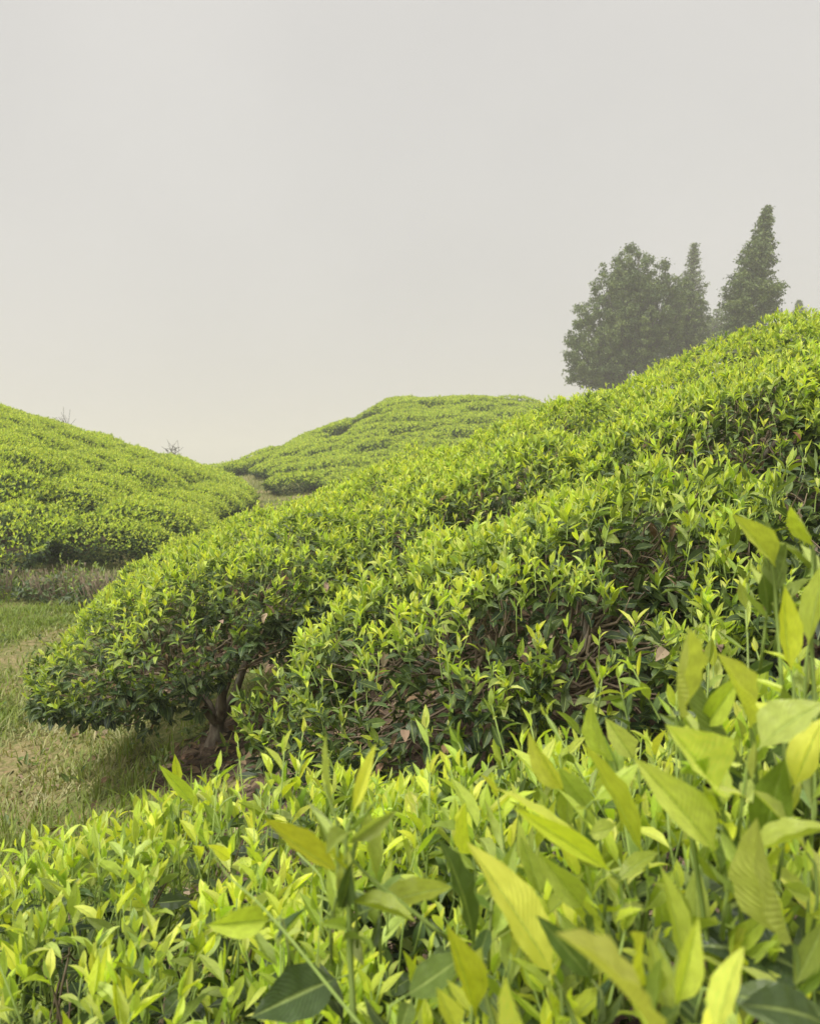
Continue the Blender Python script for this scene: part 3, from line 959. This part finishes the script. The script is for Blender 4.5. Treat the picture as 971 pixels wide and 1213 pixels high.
if rest:
    Vs, Ls, Zs, As, Ts = [], [], [], [], []
    off = 0
    for M in rest:
        me = rr.choice(protos_far)
        n = len(me.vertices)
        V = np.empty(n * 3, np.float32); me.vertices.foreach_get('co', V)
        ag = np.empty(n, np.float32); me.attributes['age'].data.foreach_get('value', ag)
        ti = np.empty(n, np.float32); me.attributes['tint'].data.foreach_get('value', ti)
        lo = np.empty(len(me.loops), np.int32); me.loops.foreach_get('vertex_index', lo)
        A = np.array(M)
        Vs.append(V.reshape(-1, 3) @ A[:3, :3].T + A[:3, 3]); Ls.append(lo + off); Zs.append(np.full(len(me.polygons), 3)); As.append(ag); Ts.append(ti)
        off += n
    me = mesh_from("tea_bushes_beyond", np.concatenate(Vs), np.concatenate(Ls), np.concatenate(Zs), M_LEAF_FAR, None, {'age': np.concatenate(As), 'tint': np.concatenate(Ts)})
    o = obj("tea_bushes_beyond", me)
    o['kind'] = 'stuff'; o['category'] = "tea bushes"; o['label'] = "mass of far tea bushes near the crests of the foggy hills"

# ------------------------------------------------------------------ ground sheet
def axis(parts):
    out = []
    for a, b, n in parts:
        out += list(np.linspace(a, b, n, endpoint=False))
    out.append(parts[-1][1])
    return np.array(out)
gx = axis([(-400, -60, 12), (-60, -16, 16), (-16, -5, 26), (-5, 1.5, 110), (1.5, 16, 36), (16, 60, 12), (60, 400, 10)])
gy = axis([(-60, -4, 8), (-4, .6, 14), (.6, 5.5, 90), (5.5, 12, 40), (12, 45, 60), (45, 120, 14), (120, 600, 10)])
X, Y = np.meshgrid(gx, gy)
Z = ground(X, Y)
near = smooth(14, 8, np.abs(X + 1) + np.abs(Y - 3))
Z = Z + near * (.03 * vnoise(X * 3, Y * 3, 1) + .018 * vnoise(X * 9, Y * 9, 2) + .01 * vnoise(X * 21, Y * 21, 3))
def soil_mask(X, Y):
    s = np.zeros_like(X)
    for (cx, cy, a, b) in [(-.46, .66, .45, .35), (.2, .5, .6, .5), (.12, 1.74, .6, .5), (-.50, 2.66, .36, .30), (.2, 2.8, .6, .5), (1, 2.6, .7, .5), (.9, 1.5, .6, .5), (1.7, 2.4, .6, .6), (-.2, 2.1, .35, .4)] + [(x, y, .6, .6) for x, y in rows_D + rows_E]:
        r = np.sqrt(((X - cx) / a) ** 2 + ((Y - cy) / b) ** 2)
        s = np.maximum(s, 1 - smooth(.75, 1.25, r))
    s = np.maximum(s, smooth(.2, .9, left_d(X, Y)) * smooth(40, 30, Y))
    s = np.maximum(s, smooth(-.4, .4, X) * smooth(8, 5, Y))
    return s
soil = soil_mask(X, Y)
ny, nx = X.shape
ii = np.arange(ny * nx).reshape(ny, nx)
quads = np.stack([ii[:-1, :-1], ii[:-1, 1:], ii[1:, 1:], ii[1:, :-1]], -1).reshape(-1)
me = mesh_from("ground", np.stack([X.ravel(), Y.ravel(), Z.ravel()], 1), quads, np.full(len(quads) // 4, 4), M_GROUND, None, {'soil': soil.ravel()})
go = obj("ground", me); go['kind'] = 'structure'

# ------------------------------------------------------------------ grass and leaf litter
RNG = np.random.default_rng(77)
def blades(name, x, y, h, w, age, lean, mat, label, cat):
    n = len(x)
    z = ground(x, y) + smooth(14, 8, np.abs(x + 1) + np.abs(y - 3)) * (.03 * vnoise(x * 3, y * 3, 1) + .018 * vnoise(x * 9, y * 9, 2)) - .008
    az = RNG.uniform(0, 2 * math.pi, n)
    d = np.stack([np.cos(az), np.sin(az), np.zeros(n)], 1)
    s = np.stack([-np.sin(az), np.cos(az), np.zeros(n)], 1)
    p0 = np.stack([x, y, z], 1)
    ln = lean * RNG.uniform(.3, 1.4, n)
    p1 = p0 + d * (h * ln * .35)[:, None] + np.array([0, 0, 1.0]) * (h * .55)[:, None]
    p2 = p0 + d * (h * ln * 1.1)[:, None] + np.array([0, 0, 1.0]) * (h * RNG.uniform(.7, 1, n))[:, None]
    V = np.stack([p0 - s * w[:, None] / 2, p0 + s * w[:, None] / 2, p1 - s * w[:, None] * .4, p1 + s * w[:, None] * .4, p2], 1).reshape(-1, 3)
    b = (np.arange(n) * 5)[:, None]
    loops = (np.array([[0, 1, 3, 2, 2, 3, 4]]) + b).ravel()
    sizes = np.tile([4, 3], n)
    me = mesh_from(name, V, loops, sizes, mat, None, {'age': np.repeat(age, 5), 'tint': np.repeat(RNG.random(n), 5)})
    o = obj(name, me); o['kind'] = 'stuff'; o['label'] = label; o['category'] = cat
    return o
def scatter(n, x0, x1, y0, y1, dens):
    x = RNG.uniform(x0, x1, n); y = y0 + (y1 - y0) * RNG.random(n) ** 1.25
    k = RNG.random(n) < dens(x, y)
    return x[k], y[k]
def gd(x, y):
    c = .48 + 2.0 * vnoise(x * 1.6, y * 1.6, 8) + .5 * vnoise(x * 5, y * 5, 9)
    return np.clip(c, .12, 1) * (1 - .93 * soil_mask(x, y)) * (left_d(x, y) < .1) * (x > -.56 * y - .3)
x, y = scatter(190000, -5.0, .1, 1.3, 8.4, gd)
lush = vnoise(x * 1.3 + 3, y * 1.3, 12) + .5 * vnoise(x * 4, y * 4, 13)
h = RNG.uniform(.025, .085, len(x)) * (1 + 1.1 * np.clip(lush, -.5, .6))
age = np.clip(.28 - 1.4 * lush + RNG.normal(0, .26, len(x)) - .45 * smooth(4.2, 5.6, y), 0, 1)
blades("grass", x, y, h, RNG.uniform(.0025, .0065, len(x)) * (1 + .12 * y), age, .9, M_GRASS, "mixed green and straw-coloured grass on the path at the left", "grass")
x, y = scatter(30000, -9.0, 1.0, 7.5, 30, lambda x, y: (left_d(x, y) < .2) * (x < -.08 * y + 0) * (x > -.45 * y) * 1.0)
blades("grass", x, y, RNG.uniform(.06, .14, len(x)), RNG.uniform(.012, .02, len(x)), np.clip(.45 + RNG.normal(0, .2, len(x)), 0, 1), .7, M_GRASS, "pale rough grass on the valley floor between the hills", "grass")
# long thin tufts beside the trunk of the umbrella-shaped bush
tx, ty = [], []
for k in range(75):
    cx, cy = RNG.uniform(-1.7, -.3), RNG.uniform(1.7, 3.0)
    if soil_mask(np.array(cx), np.array(cy)) > .85:
        continue
    m = RNG.integers(8, 20)
    tx.append(cx + RNG.normal(0, .022, m)); ty.append(cy + RNG.normal(0, .022, m))
tx, ty = np.concatenate(tx), np.concatenate(ty)
blades("tall_grass", tx, ty, RNG.uniform(.05, .14, len(tx)), RNG.uniform(.003, .006, len(tx)), np.clip(RNG.normal(.12, .15, len(tx)), 0, 1), .45, M_GRASS, "taller green grass tufts growing around the forked trunk", "grass")

# broad-leaved weeds in the grass and along the edge of the bushes
S = LeafSet()
m = 520
cx, cy = RNG.uniform(-3.2, -.2, m), RNG.uniform(1.5, 6.2, m)
k = (RNG.random(m) < .35 + .65 * smooth(.02, .5, soil_mask(cx, cy))) & (cx > -.56 * cy - .3)
cx, cy = np.repeat(cx[k], 7), np.repeat(cy[k], 7)
n = len(cx)
x, y = cx + RNG.normal(0, .02, n), cy + RNG.normal(0, .02, n)
az = RNG.uniform(0, 6.28, n); el = RNG.uniform(.1, 1.1, n)
S.add(RNG.integers(3, 15, n), np.stack([x, y, ground(x, y) + RNG.uniform(.005, .05, n)], 1), np.stack([np.cos(az) * np.cos(el), np.sin(az) * np.cos(el), np.sin(el)], 1),
      np.array([0, 0, 1.0]) + RNG.normal(0, .4, (n, 3)), RNG.uniform(.02, .055, n), np.clip(RNG.normal(.55, .12, n), .3, .9))
S.done()
o = obj("weeds", bake("weeds", S, FAM_LOW, np.arange(n), M_LEAF, (0, 0, 0))); o['kind'] = 'stuff'; o['label'] = "small broad-leaved weeds in the grass beside the umbrella-shaped bush"; o['category'] = "weeds"

S = LeafSet()
n = 5200
x = RNG.uniform(-1.9, 1.2, n); y = RNG.uniform(1.1, 4.4, n)
k = RNG.random(n) < np.clip(soil_mask(x, y) * 1.1 + .07, 0, 1)
x, y = x[k], y[k]; n = len(x)
z = ground(x, y) + .03 * vnoise(x * 3, y * 3, 1) + .018 * vnoise(x * 9, y * 9, 2) + RNG.uniform(.002, .02, n)
az = RNG.uniform(0, 6.28, n)
S.add(RNG.integers(9, 15, n), np.stack([x, y, z], 1), np.stack([np.cos(az), np.sin(az), RNG.normal(0, .2, n)], 1), np.array([0, 0, 1.0]) + RNG.normal(0, .35, (n, 3)), RNG.uniform(.03, .065, n), RNG.random(n))
S.done()
me = bake("leaf_litter", S, FAM_LOW, np.arange(n), M_LITTER, (0, 0, 0))
o = obj("leaf_litter", me); o['kind'] = 'stuff'; o['label'] = "dead brown tea leaves lying under the bushes"; o['category'] = "leaf litter"

# ------------------------------------------------------------------ low scrub in front of the left hill
def scrub(cx, cy, a, b, H, label, seed):
    global RNG
    RNG = np.random.default_rng(seed)
    sh = BushShape(cx, cy, a, b, 0, H, under=.0, bumps=.14, seed=seed)
    org = np.array([cx, cy, float(ground(cx, cy))])
    root = thing("low_shrub", label, "shrub", org, "low scrubby shrubs below the left hillside")
    S = LeafSet()
    ar = 3.3 * a * b
    P, o, r = sh.top(int(ar * 330)); P[:, 2] -= RNG.uniform(0, .1, len(P))
    add_mature(S, P, o, 0, .05, .6)
    P, o, h = sh.side(int(4 * (a + b) * H * 700), lo=0, hi=.7)
    add_mature(S, P, o, .2, .06, .8)
    P, o, r = sh.top(int(ar * 70))
    add_shoots(S, None, P, o, .08, 1.0, .3, nleaf=4)
    S.done()
    f = obj("foliage", bake("foliage", S, FAM_LOW, np.arange(len(S.kind)), M_LEAF, org), root); f['kind'] = 'stuff'
    T = Tubes(4)
    P, o, r = sh.top(int(ar * 260))
    for p in P:
        b0 = np.array([cx + (p[0] - cx) * .7, cy + (p[1] - cy) * .7, float(ground(p[0], p[1]))])
        T.add([b0, (b0 + p) / 2 + RNG.normal(0, .03, 3), p + [0, 0, .04]], [.006, .004, .002])
    t = obj("twigs", T.build("twigs", M_TWIG, org), root); t['kind'] = 'stuff'
scrub(-3.65, 7.1, .5, .3, .24, "low brownish shrub at the left picture edge below the dark hedge side", 201)
scrub(-2.95, 7.0, .45, .3, .22, "low brownish shrub with bare twigs, middle of the three below the dark hedge side", 202)
scrub(-2.3, 6.6, .45, .3, .24, "low brownish shrub touching the top left of the umbrella-shaped tea bush", 203)

# ------------------------------------------------------------------ trees on the ridge
def tree(name, label, u, vtop, Y, halfw_px, vbase, kind, seed, lean=0.0, leaves=16000, cat="tree", lobes=None):
    """halfw_px half width of the crown in photo pixels; the tree stands on the ground at that bearing and distance"""
    rs = np.random.default_rng(seed)
    top = at(u, vtop, Y)
    gx_, gy_ = top[0], Y
    gz = float(ground(gx_, gy_))
    org = np.array([gx_ - lean, gy_, gz])
    H = top[2] - gz
    W = halfw_px * Y / F_PX
    vis = (vbase - vtop) * Y / F_PX
    root = thing(name, label, cat, org)
    T = Tubes(7)
    tp = np.array([[0, 0, -.2], [0, 0, H * .3], [lean * .4, 0, H * .6], [lean, 0, H * .97]])
    tp[1:3, :2] += rs.normal(0, .06 * W, (2, 2))
    T.add(tp, [.035 * H * .6, .025 * H * .6, .014 * H * .6, .03])
    obj("trunk", T.build("trunk", M_TREE_BARK, (0, 0, 0)), root)
    B = Tubes(4)
    clumps = []     # centre, radii
    if kind == 'cone':
        z0 = max(H - vis * 1.25, H * .12)
        nb = 460
        for k in range(nb):
            t = (k + rs.random()) / nb
            z = z0 + (H - z0) * t ** .92
            w = W * 1.08 * (1 - t) ** .76 * (0.55 + .5 * rs.random() + .14 * math.sin(t * 21)) * (1.0 if t > .1 else .8) + .08
            th = k * 2.4 + rs.normal(0, .4)
            c0 = np.array([np.interp(z / H, [0, .6, 1], [0, lean * .4, lean]), 0, z])
            e = c0 + np.array([math.cos(th) * w, math.sin(th) * w, w * rs.uniform(.15, .75)])
            B.add([c0, (c0 + e) / 2 + [0, 0, .05 * w], e], [.05, .03, .012])
            m = max(2, int(3 * w / W * 2))
            for j in range(m):
                q = c0 + (e - c0) * (.35 + .68 * (j + 1) / m)
                s = .06 * W + .12 * w * rs.uniform(.4, 1.5)
                clumps.append((q, s, s * .62))
    else:
        ls = lobes or [(0, .0, 1.0, 1.0)]
        for (lx, lz, lw, lh) in ls:
            nb = int(330 * lw * lh) + 30
            cz = H - vis * (.5 + lz)
            for k in range(nb):
                v = nrm(rs.normal(0, 1, 3)); r = rs.uniform(.30, 1.12) ** .5
                lump = 1 + .10 * math.sin(4 * math.atan2(v[2], v[0]) + seed)
                q = np.array([lx * W + v[0] * r * W * lw * lump, v[1] * r * W * .85 * lw, cz + v[2] * r * vis * .5 * lh * lump])
                if k % 3 == 0:
                    st = np.array([lx * W * .3, 0, max(H * .2, cz - vis * .4)])
                    B.add([st, (st + q) / 2 + [rs.normal(0, .2), 0, -.1], q], [.06, .035, .012])
                s = W * rs.uniform(.06, .15) * (lw ** .4)
                clumps.append((q, s, s * .8))
    obj("branches", B.build("branches", M_TREE_BARK, (0, 0, 0)), root)
    tot = sum(c[1] ** 2 for c in clumps)
    Ps, As = [], []
    for c, s, sv in clumps:
        m = max(6, int(leaves * s * s / tot))
        v = rs.normal(0, 1, (m, 3)); v = v / np.linalg.norm(v, axis=1, keepdims=True) * (rs.random((m, 1)) ** .55) * (1 + .5 * np.abs(rs.normal(0, 1, (m, 1))) * (rs.random((m, 1)) < .25))
        Ps.append(c + v * [s, s, sv]); As.append(np.full(m, np.clip(.5 + rs.normal(0, .3), 0, 1)))
    P = np.concatenate(Ps); n = len(P)
    ax = rs.normal(0, 1, (n, 3)); ax[:, 2] -= .3
    no = rs.normal(0, .6, (n, 3)) + [0, 0, 1]
    S = LeafSet()
    S.add(rs.integers(3, 15, n), P, ax, no, rs.uniform(.08, .17, n), np.concatenate(As), np.full(n, 1.3))
    S.done()
    obj("crown", bake("crown", S, FAM_FAR, np.arange(n), M_TREE_LEAF, (0, 0, 0), uv=False), root)
    return root

tree("broadleaf_tree", "broad dark tree with a rounded crown, widest on the ridge", 757, 296, 44, 50, 450, 'round', 301, leaves=80000,
     lobes=[(0.04, .0, .86, 1.0), (-.98, .20, .78, .66), (.5, .02, .62, .84), (-.2, -.12, .6, .6), (-.5, .0, .70, .76), (-.9, .36, .8, .4)])
tree("broadleaf_tree", "smaller rounded tree touching the right side of the broad dark tree", 812, 336, 46, 25, 425, 'round', 302, leaves=24000,
     lobes=[(0, 0, .95, 1.0), (.15, .35, 1.0, .7), (.05, -.25, .6, .6)])
tree("conifer_tree", "pale pointed conifer rising from behind the broad dark tree", 822, 289, 54, 27, 425, 'cone', 303, leaves=18000, lean=.3)
tree("conifer_tree", "tallest dark narrow conifer standing alone on the right of the ridge", 909, 246, 40, 34, 400, 'cone', 304, leaves=42000, lean=1.1)
tree("broadleaf_tree", "small faint tree low between the rounded trees and tallest conifer", 848, 366, 58, 15, 415, 'round', 305, leaves=4200, lobes=[(0, 0, 1, 1), (.6, .2, .7, .6)])
tree("conifer_tree", "faint tip of a far conifer above the ridge at the right edge", 946, 357, 66, 12, 400, 'cone', 306, leaves=3000)

# small bare trees on the saddle skyline
def bare_tree(u, v, Y, hpx, label, seed):
    rs = np.random.default_rng(seed)
    p = at(u, v, Y); gz = float(ground(p[0], Y)) + .05
    H = hpx
    root = thing("bare_tree", label, "bare tree", (p[0], Y, gz))
    T = Tubes(5)
    T.add([(0, 0, -.1), (.05, 0, H * .5), (.18, 0, H)], [.03, .02, .008])
    obj("trunk", T.build("trunk", M_TREE_BARK, (0, 0, 0)), root)
    for k in range(11):
        B = Tubes(4)
        t = rs.uniform(.4, .95); th = rs.uniform(0, 6.28); L = H * rs.uniform(.2, .45)
        a = np.array([.05 + .13 * (t - .5) * 2 if t > .5 else .1 * t, 0, H * t])
        e = a + np.array([math.cos(th) * L * .8, math.sin(th) * L * .8, L * .6])
        B.add([a, (a + e) / 2 + rs.normal(0, .04, 3), e], [.012, .009, .005])
        for j in range(3):
            m = a + (e - a) * rs.uniform(.4, .9)
            B.add([m, m + rs.normal(0, .18, 3) + [0, 0, .15]], [.009, .005])
        obj("branch", B.build("branch", M_TREE_BARK, (0, 0, 0)), root)
bare_tree(203, 552, 27, .95, "small bare leaning tree on the skyline beside the valley saddle", 401)
bare_tree(75, 508, 24, .42, "tiny bare sapling on the skyline of the left hill", 402)

# ------------------------------------------------------------------ haze
hz = 22.0
hb = -9.0
V = [(x, y, z) for z in (hb, hz) for (x, y) in ((-420, -70), (420, -70), (420, 620), (-420, 620))]
F = [(0, 3, 2, 1), (4, 5, 6, 7), (0, 1, 5, 4), (1, 2, 6, 5), (2, 3, 7, 6), (3, 0, 4, 7)]
hm, N, L = new_mat("haze")
out = N.new('ShaderNodeOutputMaterial')
pv = N.new('ShaderNodeVolumePrincipled')
pv.inputs['Color'].default_value = (.87, .86, .84, 1)
pv.inputs['Density'].default_value = 0.0044
pv.inputs['Anisotropy'].default_value = 0.1
L.new(pv.outputs[0], out.inputs['Volume'])
me = mesh_from("haze", V, [i for f in F for i in f], [4] * 6, hm, smooth_shade=False)
o = obj("haze", me); o['kind'] = 'stuff'; o['label'] = "pale fog filling the valley"; o['category'] = "fog"
print("tris", sum(len(m.loops) - 2 * len(m.polygons) for m in bpy.data.meshes))
